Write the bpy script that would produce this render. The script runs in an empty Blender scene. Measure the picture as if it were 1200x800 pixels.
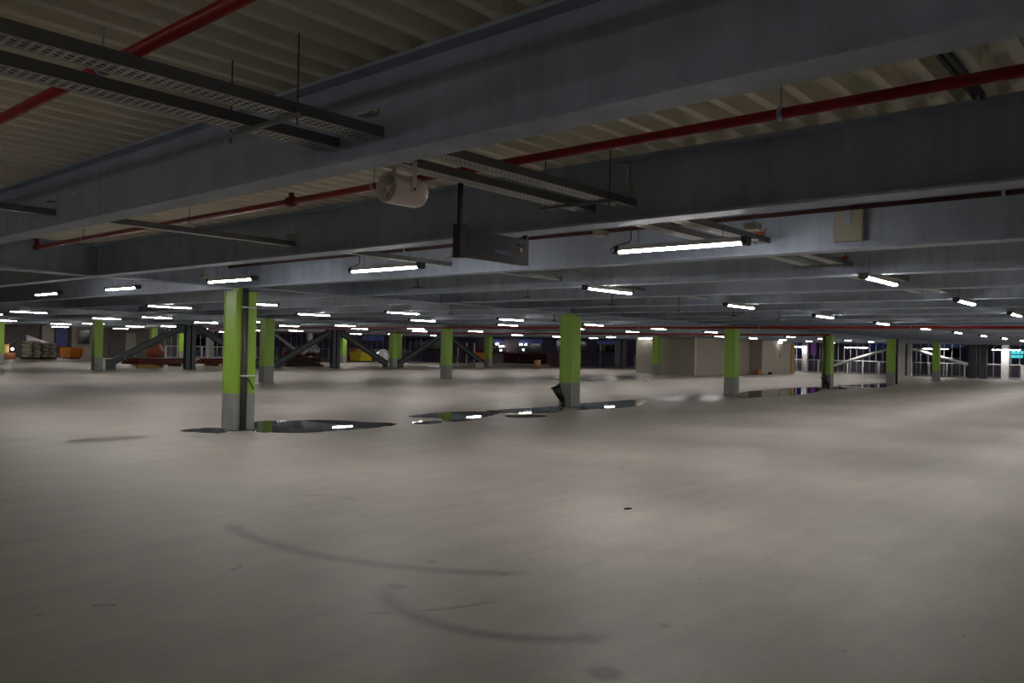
import bpy, math, random
from mathutils import Vector, Matrix
random.seed(7)
SC = bpy.context.scene
COL = SC.collection

# ------------------------------------------------------------------ camera
F, TH, PI_, RO, H = 938.95, 0.7121, 0.0081, 0.0210, 1.5746
fwd = Vector((math.cos(TH)*math.cos(PI_), math.sin(TH)*math.cos(PI_), math.sin(PI_)))
rt0 = Vector((math.sin(TH), -math.cos(TH), 0))
up0 = rt0.cross(fwd)
cr, sr = math.cos(RO), math.sin(RO)
right = cr*rt0 + sr*up0
upv = -sr*rt0 + cr*up0
cam = bpy.data.cameras.new('camera'); camo = bpy.data.objects.new('camera', cam); COL.objects.link(camo)
cam.sensor_width = 36; cam.lens = F/1200*36; cam.clip_start = .05; cam.clip_end = 600
M = Matrix((( right.x, upv.x, -fwd.x, 0), (right.y, upv.y, -fwd.y, 0), (right.z, upv.z, -fwd.z, H), (0,0,0,1)))
camo.matrix_world = M
SC.camera = camo
CO = Vector((0, 0, H))
def ray(x, y): return fwd + right*((x-600)/F) - upv*((y-400)/F)
def on_z(x, y, z): d = ray(x, y); return CO + d*((z-H)/d.z)
def on_u(x, y, u): d = ray(x, y); return CO + d*(u/d.x)
def on_w(x, y, w): d = ray(x, y); return CO + d*(w/d.y)
def on_d(x, y, dist): return CO + ray(x, y)*dist

SC.view_settings.view_transform = 'Standard'; SC.view_settings.look = 'None'
SC.view_settings.gamma = 1; SC.view_settings.use_curve_mapping = False
SC.view_settings.exposure = 0.2
SC.cycles.max_bounces = 10; SC.cycles.diffuse_bounces = 6; SC.cycles.glossy_bounces = 4
SC.cycles.use_denoising = True; SC.cycles.denoising_prefilter = 'ACCURATE'
SC.cycles.sample_clamp_indirect = 6

# ------------------------------------------------------------------ materials
def lin(c):
    return tuple((v/255/12.92 if v/255 <= .04045 else ((v/255+.055)/1.055)**2.4) for v in c)
def nt(name):
    m = bpy.data.materials.new(name); m.use_nodes = True
    n = m.node_tree; b = n.nodes['Principled BSDF']; return m, n, b
def coords(n, scale=(1,1,1)):
    tc = n.nodes.new('ShaderNodeTexCoord'); mp = n.nodes.new('ShaderNodeMapping')
    mp.inputs['Scale'].default_value = scale
    n.links.new(tc.outputs['Object'], mp.inputs[0]); return mp.outputs[0]
def noise(n, vec, s, det=4, rough=.55):
    t = n.nodes.new('ShaderNodeTexNoise'); t.inputs['Scale'].default_value = s
    t.inputs['Detail'].default_value = det; t.inputs['Roughness'].default_value = rough
    n.links.new(vec, t.inputs['Vector']); return t.outputs['Fac']
def ramp(n, fac, stops):
    r = n.nodes.new('ShaderNodeValToRGB'); e = r.color_ramp.elements
    while len(e) < len(stops): e.new(.5)
    for k, (p, c) in enumerate(stops):
        e[k].position = p; e[k].color = (*c[:3], 1) if len(c) >= 3 else (c[0],)*3+(1,)
    n.links.new(fac, r.inputs[0]); return r.outputs[0]
def mat(name, c, rough=.6, metal=0, var=.12, s=3, stretch=(1,1,1), bump=0, spec=.5):
    m, n, b = nt(name); v = coords(n, stretch)
    f = noise(n, v, s, 5)
    L = lin(c)
    col = ramp(n, f, [(.3, tuple(x*(1-var) for x in L)), (.7, tuple(min(1, x*(1+var)) for x in L))])
    n.links.new(col, b.inputs['Base Color'])
    b.inputs['Roughness'].default_value = rough; b.inputs['Metallic'].default_value = metal
    b.inputs['Specular IOR Level'].default_value = spec
    if bump:
        bp = n.nodes.new('ShaderNodeBump'); bp.inputs['Strength'].default_value = bump; bp.inputs['Distance'].default_value = .01
        n.links.new(f, bp.inputs['Height']); n.links.new(bp.outputs[0], b.inputs['Normal'])
    return m
def emit(name, c, s):
    m, n, b = nt(name); b.inputs['Base Color'].default_value = (*lin(c), 1)
    b.inputs['Emission Color'].default_value = (*lin(c), 1); b.inputs['Emission Strength'].default_value = s
    return m

def galv(name, c):
    m, n, b = nt(name); v = coords(n)
    a = noise(n, v, 1.3, 6, .6); k = noise(n, coords(n, (6, 6, .6)), 1.1, 4, .6); fine = noise(n, v, 30, 3)
    mix = n.nodes.new('ShaderNodeMath'); mix.operation = 'ADD'
    n.links.new(a, mix.inputs[0]); n.links.new(k, mix.inputs[1])
    mu = n.nodes.new('ShaderNodeMath'); mu.operation = 'MULTIPLY_ADD'; mu.inputs[1].default_value = .42
    n.links.new(mix.outputs[0], mu.inputs[0])
    fs = n.nodes.new('ShaderNodeMath'); fs.operation = 'MULTIPLY'; fs.inputs[1].default_value = .12
    n.links.new(fine, fs.inputs[0]); n.links.new(fs.outputs[0], mu.inputs[2])
    L = lin(c)
    col = ramp(n, mu.outputs[0], [(.36, tuple(x*.78 for x in L)), (.5, L), (.62, tuple(x*1.22 for x in L))])
    n.links.new(col, b.inputs['Base Color'])
    b.inputs['Metallic'].default_value = .1; b.inputs['Roughness'].default_value = .5
    return m

STRIP = 90
M_ = {}
M_['galv'] = galv('galvanised_beam_steel', (160, 171, 189))
M_['galv_light'] = mat('galvanised_steel_bright', (205, 206, 204), .5, .1)
M_['tray'] = mat('cable_tray_steel', (118, 122, 124), .5, .4)
M_['dark_steel'] = mat('dark_grey_steel', (74, 80, 84), .55, .3)
M_['deck'] = mat('ribbed_deck_coating', (240, 236, 220), .65, 0, .07, 2, bump=.05)
M_['red'] = mat('red_pipe_paint', (150, 22, 20), .4, 0, .15, 6)
M_['green'] = mat('lime_green_column_paint', (142, 182, 66), .45, 0, .05, 4)
M_['conc'] = mat('raw_concrete_column_base', (140, 143, 140), .8, 0, .16, 5, (1, 1, .3))
M_['plastic'] = mat('dark_plastic_pipe', (66, 66, 64), .45)
M_['black'] = mat('black_plastic', (22, 22, 23), .45)
M_['housing'] = mat('light_housing_grey', (176, 176, 172), .5)
M_['cream'] = mat('cream_loudspeaker_paint', (226, 214, 199), .45, 0, .04)
M_['cream_dark'] = mat('loudspeaker_grille', (140, 132, 122), .6, 0, .04)
M_['box'] = mat('beige_junction_box', (160, 156, 140), .6, 0, .05)
M_['label'] = mat('off_white_label_plate', (190, 186, 172), .6)
M_['orange'] = mat('orange_sealant', (190, 92, 50), .8)
M_['panel'] = mat('dark_sign_face', (52, 49, 48), .3)
M_['logo'] = mat('pale_blue_lettering', (165, 175, 220), .5)
M_['corewall'] = mat('pale_block_wall', (148, 142, 133), .85, 0, .05, 1.2)
M_['joint'] = mat('pale_joint_sealant', (205, 200, 190), .8)
M_['wood'] = mat('raw_timber', (176, 142, 86), .7, 0, .2, 4, (1, 1, .2))
M_['rail'] = mat('pale_railing_steel', (205, 206, 208), .5, .1)
M_['white'] = mat('white_painted_steel', (190, 190, 190), .5)
M_['fin'] = mat('facade_fin_aluminium', (158, 158, 166), .5, .1)
M_['purple'] = mat('purple_grey_cladding', (138, 130, 146), .8, 0, .08, .4)
M_['wallgrey'] = mat('dark_grey_render', (84, 80, 76), .9, 0, .15, .6)
M_['wallpale'] = mat('pale_grey_render', (126, 120, 112), .9, 0, .12, .8)
M_['ramp'] = mat('ramp_parapet_render', (190, 186, 198), .9, 0, .1, .8)
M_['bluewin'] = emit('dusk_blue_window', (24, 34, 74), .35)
M_['glassdark'] = mat('dark_window_glass', (18, 19, 24), .08)
M_['skyblue'] = emit('dusk_glow_window_head', (60, 66, 110), .22)  # dusk reflection on the glass put in as a faint blue glow
M_['screen'] = emit('turquoise_lit_window', (80, 205, 210), 1.1)
M_['screen2'] = emit('pink_lit_window', (120, 60, 140), .25)
M_['lampglint'] = emit('white_lamp_and_glint_glow', (255, 250, 240), 26)  # lamp lenses, and glints painted on the neighbouring windows
M_['lampamber'] = emit('amber_window_glow', (255, 170, 40), 1.2)
M_['sack'] = mat('white_plastic_sacks', (165, 160, 145), .7, 0, .15, 4)
M_['orangebox'] = mat('orange_painted_steel', (205, 125, 25), .6)
M_['yellowbox'] = mat('yellow_painted_steel', (190, 175, 30), .6)
M_['brown'] = mat('brown_cardboard', (150, 100, 60), .8)
M_['rust'] = mat('rusty_red_oxide_steel', (110, 42, 28), .8, 0, .3, 5)
M_['redox'] = mat('dark_red_primer', (96, 26, 22), .7, 0, .2, 3)
M_['pipedark'] = mat('dark_brown_pipe', (62, 34, 30), .8)  # one dark brown tone for the pipe behind the second beam
M_['mixer'] = mat('orange_mixer_drum', (110, 52, 28), .6)
M_['foil'] = mat('crumpled_clear_wrapping', (190, 192, 192), .25, .2, .2, 6)
M_['darkwood'] = mat('dark_damp_timber', (70, 52, 40), .8, 0, .25, 4)
M_['tubeglow'] = emit('lit_tube_diffuser', (255, 249, 244), STRIP)

# floor: screeded concrete with tyre marks and stains
def floor_mat():
    m, n, b = nt('power_floated_concrete')
    tc = n.nodes.new('ShaderNodeTexCoord'); P = tc.outputs['Object']
    def mth(op, a, bb=None, c=None, clamp=False):
        q = n.nodes.new('ShaderNodeMath'); q.operation = op; q.use_clamp = clamp
        for i, s in enumerate((a, bb, c)):
            if s is None: continue
            if isinstance(s, (int, float)): q.inputs[i].default_value = s
            else: n.links.new(s, q.inputs[i])
        return q.outputs[0]
    def mp(scale, rot=0):
        q = n.nodes.new('ShaderNodeMapping'); q.inputs['Scale'].default_value = scale; q.inputs['Rotation'].default_value = (0,0,rot)
        n.links.new(P, q.inputs[0]); return q.outputs[0]
    n1 = noise(n, mp((1,1,1)), .35, 6, .6); n2 = noise(n, mp((1,1,1)), 2.2, 6, .65)
    n3 = noise(n, mp((.4,2.4,1), .6), 1.6, 5, .6); n4 = noise(n, mp((1,1,1)), 16, 3)
    s = mth('ADD', mth('MULTIPLY', n1, .35), mth('MULTIPLY', n2, .3))
    s = mth('ADD', s, mth('MULTIPLY', n3, .22)); s = mth('ADD', s, mth('MULTIPLY', n4, .13))
    col = ramp(n, s, [(.36, lin((130, 127, 121))), (.5, lin((147, 143, 137))), (.64, lin((163, 158, 151)))])
    dark = None
    def arc(p0, p1, p2, w, strength):
        # stain along the circle through three floor points
        ax, ay, bx, by, cx, cy = p0[0], p0[1], p1[0], p1[1], p2[0], p2[1]
        d = 2*(ax*(by-cy)+bx*(cy-ay)+cx*(ay-by))
        ux = ((ax*ax+ay*ay)*(by-cy)+(bx*bx+by*by)*(cy-ay)+(cx*cx+cy*cy)*(ay-by))/d
        uy = ((ax*ax+ay*ay)*(cx-bx)+(bx*bx+by*by)*(ax-cx)+(cx*cx+cy*cy)*(bx-ax))/d
        R = math.hypot(ax-ux, ay-uy)
        v = n.nodes.new('ShaderNodeVectorMath'); v.operation = 'DISTANCE'; n.links.new(P, v.inputs[0]); v.inputs[1].default_value = (ux, uy, 0)
        d1 = mth('ABSOLUTE', mth('SUBTRACT', v.outputs['Value'], R))
        wob = mth('MULTIPLY', n2, w*.5)
        band = mth('SUBTRACT', 1.0, mth('DIVIDE', mth('ADD', d1, wob), w), clamp=True)
        mx, my = (ax+cx)/2, (ay+cy)/2; L = math.hypot(ax-cx, ay-cy)/2
        v2 = n.nodes.new('ShaderNodeVectorMath'); v2.operation = 'DISTANCE'; n.links.new(P, v2.inputs[0]); v2.inputs[1].default_value = (bx*.5+mx*.5, by*.5+my*.5, 0)
        rng = mth('MULTIPLY', mth('SUBTRACT', L*1.04, v2.outputs['Value']), 5, clamp=True)
        r = mth('MULTIPLY', mth('MULTIPLY', band, rng), strength)
        return mth('MULTIPLY', r, mth('ADD', .4, n2))
    def spot(p, r, strength):
        v = n.nodes.new('ShaderNodeVectorMath'); v.operation = 'DISTANCE'; n.links.new(P, v.inputs[0]); v.inputs[1].default_value = (p[0], p[1], 0)
        q = mth('SUBTRACT', 1.0, mth('DIVIDE', mth('ADD', v.outputs['Value'], mth('MULTIPLY', n2, r*.8)), r*1.3), clamp=True)
        return mth('MULTIPLY', mth('MINIMUM', mth('MULTIPLY', q, 3), 1.0), strength)
    g = lambda x, y: tuple(on_z(x, y, 0))[:2]
    marks = [arc(g(262,610), g(400,655), g(596,672), .16, 1.0),
             arc(g(450,680), g(540,738), g(712,746), .14, 1.2),
             arc(g(425,718), g(500,715), g(600,700), .04, 1.1),
             arc(g(300,585), g(360,580), g(420,600), .05, .6),
             arc(g(868,670), g(900,655), g(920,640), .012, .6),
             spot(g(505,658), .06, .5), spot(g(710,789), .12, .7), spot(g(688,748), .13, .6), spot(g(464,687), .09, .6), spot(g(590,672), .05, .8), spot(g(780,733), .05, .5), spot(g(425,605), .05, .4),
             spot(g(45,720), .03, .6), spot(g(112,709), .035, .7), spot(g(121,709), .035, .7), spot(g(131,709), .035, .7), spot(g(730,548), .035, 1.5),
             spot(g(274,667), .028, 1.4), spot(g(281,663), .026, 1.4), spot(g(990,762), .012, 1.2), spot(g(805,732), .01, 1.2), spot(g(775,705), .012, 1.1), spot(g(700,657), .01, 1.1),
             spot(g(820,678), .014, 1.1), spot(g(793,634), .014, 1.0), spot(g(600,573), .03, .4), spot(g(1130,745), .014, .9)]
    tot = marks[0]
    for q in marks[1:]: tot = mth('MAXIMUM', tot, q)
    # fine grit speckle
    vo = n.nodes.new('ShaderNodeTexVoronoi'); vo.inputs['Scale'].default_value = 2.6; n.links.new(P, vo.inputs['Vector'])
    sp = mth('LESS_THAN', vo.outputs['Distance'], .016)
    tot = mth('MAXIMUM', tot, mth('MULTIPLY', sp, .7))
    tot = mth('MINIMUM', mth('MULTIPLY', tot, .75), .8)
    mix = n.nodes.new('ShaderNodeMix'); mix.data_type = 'RGBA'
    n.links.new(tot, mix.inputs['Factor']); n.links.new(col, mix.inputs['A']); mix.inputs['B'].default_value = (*lin((60, 56, 54)), 1)
    n.links.new(mix.outputs['Result'], b.inputs['Base Color'])
    b.inputs['Roughness'].default_value = .55
    rr = mth('ADD', .42, mth('MULTIPLY', n2, .22)); n.links.new(rr, b.inputs['Roughness'])
    bp = n.nodes.new('ShaderNodeBump'); bp.inputs['Strength'].default_value = .12; bp.inputs['Distance'].default_value = .01
    n.links.new(s, bp.inputs['Height']); n.links.new(bp.outputs[0], b.inputs['Normal'])
    return m
M_['floor'] = floor_mat()
mw, nw, bw = nt('standing_water')
bw.inputs['Base Color'].default_value = (*lin((38, 35, 33)), 1); bw.inputs['Roughness'].default_value = .015
bw.inputs['IOR'].default_value = 1.36
_nz = noise(nw, coords(nw), 3, 2); _b = nw.nodes.new('ShaderNodeBump'); _b.inputs['Strength'].default_value = .02; _b.inputs['Distance'].default_value = .01
nw.links.new(_nz, _b.inputs['Height']); nw.links.new(_b.outputs[0], bw.inputs['Normal'])
M_['water'] = mw
M_['damp'] = mat('damp_concrete', (66, 60, 54), .28, 0, .15, 2)

# ------------------------------------------------------------------ geometry helpers
class MB:
    def __init__(s): s.v = []; s.f = []
    def add(s, vs, fs):
        o = len(s.v); s.v += [tuple(v) for v in vs]; s.f += [tuple(i+o for i in f) for f in fs]; return s
    def box(s, x0, x1, y0, y1, z0, z1):
        return s.add([(x0,y0,z0),(x1,y0,z0),(x1,y1,z0),(x0,y1,z0),(x0,y0,z1),(x1,y0,z1),(x1,y1,z1),(x0,y1,z1)],
                     [(0,3,2,1),(4,5,6,7),(0,1,5,4),(1,2,6,5),(2,3,7,6),(3,0,4,7)])
    def bar(s, p, q, w, h, upd=(0,0,1)):
        p, q = Vector(p), Vector(q); d = (q-p).normalized(); u = Vector(upd)
        sd = d.cross(u)
        if sd.length < 1e-4: sd = d.cross(Vector((1,0,0)))
        sd.normalize(); u = sd.cross(d).normalized(); a = sd*w/2; b = u*h/2
        vs = [p-a-b, p+a-b, p+a+b, p-a+b, q-a-b, q+a-b, q+a+b, q-a+b]
        return s.add(vs, [(0,3,2,1),(4,5,6,7),(0,1,5,4),(1,2,6,5),(2,3,7,6),(3,0,4,7)])
    def tube(s, pts, r, n=10, caps=True):
        pts = [Vector(p) for p in pts]; rings = []; prev = None
        for i, p in enumerate(pts):
            d = (pts[min(i+1, len(pts)-1)]-pts[max(i-1, 0)]).normalized()
            a = d.orthogonal().normalized() if prev is None else (prev - d*prev.dot(d)).normalized()
            prev = a; b = d.cross(a); rr = r[i] if isinstance(r, (list, tuple)) else r
            rings.append([p + a*math.cos(t)*rr + b*math.sin(t)*rr for t in [2*math.pi*k/n for k in range(n)]])
        vs = [v for g in rings for v in g]; fs = []
        for i in range(len(rings)-1):
            for k in range(n): fs.append((i*n+k, i*n+(k+1)%n, (i+1)*n+(k+1)%n, (i+1)*n+k))
        if caps: fs.append(tuple(range(n-1, -1, -1))); fs.append(tuple((len(rings)-1)*n+k for k in range(n)))
        return s.add(vs, fs)
    def prism(s, poly, z0, z1):
        n = len(poly); vs = [(x, y, z0) for x, y in poly]+[(x, y, z1) for x, y in poly]
        return s.add(vs, [tuple(range(n-1,-1,-1)), tuple(range(n, 2*n))]+[(k, (k+1)%n, (k+1)%n+n, k+n) for k in range(n)])
    def extrude(s, prof, axis, a0, a1):
        # profile list of 2-D points; axis 'x' -> profile in (y,z); 'y' -> (x,z)
        n = len(prof)
        mk = (lambda a, p: (a, p[0], p[1])) if axis == 'x' else (lambda a, p: (p[0], a, p[1]))
        vs = [mk(a0, p) for p in prof]+[mk(a1, p) for p in prof]
        return s.add(vs, [tuple(range(n-1,-1,-1)), tuple(range(n, 2*n))]+[(k, (k+1)%n, (k+1)%n+n, k+n) for k in range(n)])
    def lump(s, c, r, seg=10, rings=7, j=.15):
        vs = []; fs = []
        for i in range(rings+1):
            t = math.pi*i/rings
            for k in range(seg):
                p = 2*math.pi*k/seg; q = 1+random.uniform(-j, j)
                vs.append((c[0]+r[0]*math.sin(t)*math.cos(p)*q, c[1]+r[1]*math.sin(t)*math.sin(p)*q, max(c[2]-r[2]*.98, c[2]+r[2]*math.cos(t)*q)))
        for i in range(rings):
            for k in range(seg): fs.append((i*seg+k, (i+1)*seg+k, (i+1)*seg+(k+1)%seg, i*seg+(k+1)%seg))
        return s.add(vs, fs)
    def build(s, name, m, parent=None, smooth=False, bevel=0):
        me = bpy.data.meshes.new(name); me.from_pydata(s.v, [], s.f); me.validate(); me.update()
        me.materials.append(M_[m] if isinstance(m, str) else m)
        if smooth:
            for p in me.polygons: p.use_smooth = len(p.vertices) <= 4
        o = bpy.data.objects.new(name, me); COL.objects.link(o)
        if parent: o.parent = parent
        if bevel:
            bv = o.modifiers.new('bevel', 'BEVEL'); bv.width = bevel; bv.segments = 2; bv.limit_method = 'ANGLE'
        return o
def tag(o, label=None, cat=None, group=None, kind=None):
    if label: o['label'] = label
    if cat: o['category'] = cat
    if group: o['group'] = group
    if kind: o['kind'] = kind
    return o
def empty(name, loc=(0,0,0), rz=0):
    o = bpy.data.objects.new(name, None); o.location = loc; o.rotation_euler = (0,0,rz); o.empty_display_size = .2
    COL.objects.link(o); return o
def copy_tree(o, parent=None):
    c = o.copy(); COL.objects.link(c)
    if parent: c.parent = parent
    for ch in list(o.children):
        copy_tree(ch, c)
    return c
ORD = ['nearest','second','third','fourth','fifth','sixth','seventh','eighth','ninth','tenth','eleventh','twelfth','thirteenth',
       'fourteenth','fifteenth','sixteenth','seventeenth','eighteenth','nineteenth','twentieth','twenty-first','twenty-second','twenty-third',
       'twenty-fourth','twenty-fifth','twenty-sixth','twenty-seventh','twenty-eighth','twenty-ninth']

# ------------------------------------------------------------------ setting
ZB, ZT = 2.556, 3.05           # beam soffit / top
U0, W0 = 7.755, 13.2
WL = [-2.0, 13.2, 28.3, 43.2, 57.5, 71.5]
FLOOR_POLY = [(-20, -18), (69.4, -18), (69.4, 31), (66.5, 42), (58.8, 52.5), (54.5, 60), (46.5, 71.5), (8, 71.5), (-20, 71.5)]
f = MB(); f.prism(FLOOR_POLY, -.35, 0); tag(f.build('floor', 'floor'), kind='structure')
# ribbed deck: profile runs along X, repeats along Y
d = MB(); per = .215
prof = []; y = -18.04
while y < 71.4:
    prof += [(y, 3.055), (y+.058, 3.055), (y+.078, 3.155), (y+.195, 3.155)]; y += per
vs = []; fs = []
def xmax(w):
    for (a, b) in zip(FLOOR_POLY[1:6], FLOOR_POLY[2:7]):
        if b[1] > a[1] and a[1] <= w <= b[1]: return a[0]+(b[0]-a[0])*(w-a[1])/(b[1]-a[1])
    return 69.4
for (yy, zz) in prof: vs += [(-20, yy, zz), (xmax(yy), yy, zz)]
for k in range(len(prof)-1): fs.append((2*k, 2*k+1, 2*k+3, 2*k+2))
d.add(vs, fs); d.prism(FLOOR_POLY, 3.22, 3.34)
tag(d.build('ceiling', 'deck'), kind='structure')

# ------------------------------------------------------------------ beams
def ibeam(length, holes=(), w=.2, t=.02, tw=.014):
    """along +Y from 0; x centred; z ZB..ZT"""
    b = MB(); b.box(-w/2, w/2, 0, length, ZB, ZB+t); b.box(-w/2, w/2, 0, length, ZT-t, ZT)
    y = 0; z0, z1 = ZB+t, ZT-t
    for (a, c, h0, h1) in sorted(holes):
        b.box(-tw/2, tw/2, y, a, z0, z1); b.box(-tw/2, tw/2, a, c, z0, h0); b.box(-tw/2, tw/2, a, c, h1, z1); y = c
    b.box(-tw/2, tw/2, y, length, z0, z1)
    return b
HA = [(3.28-WL[0]-.0, 3.46-WL[0], 2.655, 2.745), (3.66-WL[0], 3.84-WL[0], 2.655, 2.745), (7.78-WL[0], 7.92-WL[0], 2.665, 2.735)]
proto_beam = None
bayname = ['near bay before the first column line', 'second bay behind the first column line', 'third bay behind the second column line', 'fourth bay beyond the braced column line', 'farthest bay at the back']
for bay in range(5):
    y0, y1 = WL[bay]+.12, WL[bay+1]-.12; L = y1-y0
    holes = []
    me = None
    n = 0
    for i in range(0 if bay == 0 else 1, 27):
        x = U0-5+2.5*i
        if x > xmax((y0+y1)/2)-.2: continue
        if bay >= 1 and i < 1: continue
        if bay >= 2 and i < 3: continue
        if bay >= 3 and i < 4: continue
        if me is None:
            o = ibeam(L, holes).build('steel_beam', 'galv'); me = o
        else:
            o = me.copy(); COL.objects.link(o)
        o.location = (x, y0, 0)
        nm = ORD[n] if n else 'nearest'
        tag(o, f'{nm} grey galvanised steel ceiling beam crossing the {bayname[bay]}', 'beam', f'ceiling beams of the {bayname[bay]}')
        n += 1
        if bay == 0 and 0 <= i <= 6:
            def rel(mb): return mb
            c = MB(); c.box(-.075, -.007, 3.34-y0, 3.45-y0, 2.80, 2.812); c.box(-.019, -.007, 3.34-y0, 3.45-y0, 2.812, 2.84); tag(c.build('tray_cleat', 'label', o), 'off-white angle cleat')
            c = MB(); c.box(-.075, -.007, 7.80-y0, 7.93-y0, 2.80, 2.812); c.box(-.019, -.007, 7.80-y0, 7.93-y0, 2.812, 2.84); tag(c.build('tray_cleat', 'label', o), 'off-white angle cleat')
            c = MB(); c.box(-.014, -.007, 7.32-y0, 7.45-y0, 2.80, 2.835); tag(c.build('label_plate', 'label', o), 'off-white plate')
            if i >= 2:
                c = MB(); c.box(-.03, -.007, 3.36-y0, 3.44-y0, 2.745, 2.80); c.build('sealant', 'orange', o)
# girders over the column lines
gm = MB(); gm.box(-5, 5, -.1, .1, ZB, ZB+.025); gm.box(-5, 5, -.1, .1, ZT-.025, ZT); gm.box(-5, 5, -.009, .009, ZB+.025, ZT-.025)
for sx in (-4.999, -2.5, 0, 2.5, 4.99): gm.box(sx-.006, sx+.006, -.1, .1, ZB+.025, ZT-.025)
gproto = None
lname = {1: 'first column line', 2: 'second column line', 3: 'braced third column line', 4: 'fourth column line', 5: 'back edge of the deck'}
for li in (1, 2, 3, 4):
    for k in range(7):
        cx = U0+5+10*(k-1)
        if li >= 2 and k < 1: continue
        if li >= 3 and k < 1: continue
        if cx-5 > xmax(WL[li])-3: continue
        o = gm.build('girder', 'galv') if gproto is None else gproto.copy()
        if gproto is None: gproto = o
        else: COL.objects.link(o)
        o.location = (cx-5+5, WL[li], 0)
        tag(o, f'grey steel girder over the {lname[li]}, {ORD[k]} length from the left', 'girder', 'girders over the column lines')

# ------------------------------------------------------------------ columns
def make_column(s=.41):
    r = empty('column'); h = s/2; t = .022
    def shaft(z0, z1):
        b = MB(); b.box(-h+t, h-t, -h+.0, -h+t, z0, z1)
        b = MB()
        b.box(-h, h, -h, -h+t, z0, z1); b.box(-h, h, h-t, h, z0, z1); b.box(-h+.012, h-.012, -h+t, h-t, z0, z1)
        return b
    shaft(.66, 2.49).build('painted_shaft', 'green', r)
    b = MB(); b.box(-.1, .1, -.1, .1, 2.49, ZB); b.build('head_stub', 'green', r)
    b = shaft(0, .66); b.build('concrete_base', 'conc', r)
    b = MB(); b.box(-h-.03, h+.03, -h-.03, h+.03, 0, .012); b.build('base_plate', 'dark_steel', r)
    return r
def downpipe(parent_loc, off, name_label, clamps=True, elbow=False):
    x, y = parent_loc[0]+off[0], parent_loc[1]+off[1]
    r = empty('drainpipe', (x, y, 0))
    b = MB(); b.tube([(0,0,.01), (0,0,2.54)], .055, 14); b.build('pipe', 'plastic', r, smooth=True)
    if clamps:
        for z in (.98, 2.2):
            c = MB(); c.tube([(0,0,z-.012), (0,0,z+.012)], .066, 14); c.bar((.06, .0, z), (.24, .03, z), .02, .02)
            c.build('pipe_clamp', 'galv_light', r)
        c = MB(); c.bar((.10, .03, .93), (.22, .033, .74), .02, .02); tag(c.build('strap', 'dark_steel', r), 'loose dark strap')
    tag(r, name_label, 'drainpipe')
    return r
cproto = make_column()
used = False
def place_column(x, y, label, group):
    global used
    c = cproto if not used else copy_tree(cproto)
    used = True; c.location = (x, y, 0); tag(c, label, 'column', group); return c
for k in range(6):
    place_column(U0+10*k, W0, f'green painted column with grey base, {ORD[k]} of the first column line' if k else 'large green and grey column nearest the camera, with a drainpipe on its front', 'columns of the first line')
for k, lab in ((1, 'green column just right of the nearest column, base greyed'), (2, 'green column left of centre in the second line'), (4, 'green column standing before the pale core wall')):
    place_column(U0+10*k, 28.2, lab, 'columns of the second line')
for k, lab in ((1, 'green column at far left where a brace foots'), (3, 'green column between braces left of centre'), (4, 'green column at the right end of the braced line')):
    place_column(U0+10*k-.4, 43.3, lab, 'columns of the third line')
place_column(U0+30+.55, 43.9, 'lighter twin column beside the braced green column left of centre', 'columns of the third line')
place_column(U0+40+.15, 43.9, 'lighter twin column at the right end of the braced line', 'columns of the third line')
for (px, py, lab) in ((179, 424, 'distant green column behind the left brace'), (212, 420, 'distant green column behind the first grey post'), (402, 425, 'distant green column just right of the second grey post'), (-2, 427, 'pale lit column at the very left edge')):
    p = on_z(px, py, 0)
    place_column(p.x, p.y, lab, 'far columns')

downpipe((U0, W0), (-.06, -.265), 'dark grey drainpipe clamped to the front of the nearest column')
downpipe((U0+30, W0), (-.27, .08), 'dark drainpipe on the left side of the fourth front column', clamps=False)
downpipe((U0+40, W0), (.12, -.27), 'dark drainpipe on the right side of the fifth front column', clamps=False)
for k, lab in ((1, 'black flared pipe stub leaning at the foot of the second front column'), (3, 'black flared pipe stub at the foot of the fourth front column')):
    x, y = U0+10*k-.30, W0+(.02 if k == 1 else -.1)
    b = MB(); b.tube([(x-.02, y-.05, .16), (x-.10, y+.05, .38), (x-.17, y+.10, .56)], [.07, .105, .13], 14)
    b.tube([(x-.165, y+.095, .545), (x-.18, y+.11, .585)], [.145, .145], 14)
    b.tube([(x-.02, y-.05, 0), (x-.02, y-.05, .17)], .06, 12)
    tag(b.build('pipe_stub', 'black', smooth=True), lab, 'pipe', 'black pipe stubs at column feet')

# braced line: grey twin posts and raking braces
def hsec(b, p, q, w=.3, h=.3, t=.03):
    p, q = Vector(p), Vector(q); d = (q-p).normalized(); n_ = Vector((0,1,0)); u = n_.cross(d).normalized()
    b.bar(p+u*(h/2-t/2), q+u*(h/2-t/2), w, t, u); b.bar(p-u*(h/2-t/2), q-u*(h/2-t/2), w, t, u); b.bar(p, q, t, h, u)
YB = 43.3
for k, (xc, lab) in enumerate(((U0+14.6, 'left'), (U0+24.6, 'middle'), (U0+34.6, 'right'))):
    r = empty('bracing_frame', (xc, YB, 0))
    for s in (-1, 1):
        b = MB(); b.box(s*.17-.12, s*.17+.12, -.15, -.125, .0, 2.52); b.box(s*.17-.12, s*.17+.12, .125, .15, .0, 2.52); b.box(s*.17-.012, s*.17+.012, -.125, .125, 0, 2.52)
        b.build('post', 'dark_steel', r)
        b = MB(); hsec(b, (s*.45, 0, 2.35), (s*4.45, 0, .28), .3, .32); b.build('brace', 'dark_steel', r)
        b = MB(); b.box(s*4.3-.25, s*4.3+.25, -.02, .02, .0, .55); b.build('foot_plate', 'dark_steel', r); b = MB(); b.box(min(s*.31,s*.8), max(s*.31,s*.8), -.02, .02, 2.0, 2.53); b.build('gusset_plate', 'dark_steel', r)
    tag(r, f'{lab} dark grey twin post with two raking steel braces in the braced line', 'bracing', 'raking brace frames')

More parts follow.
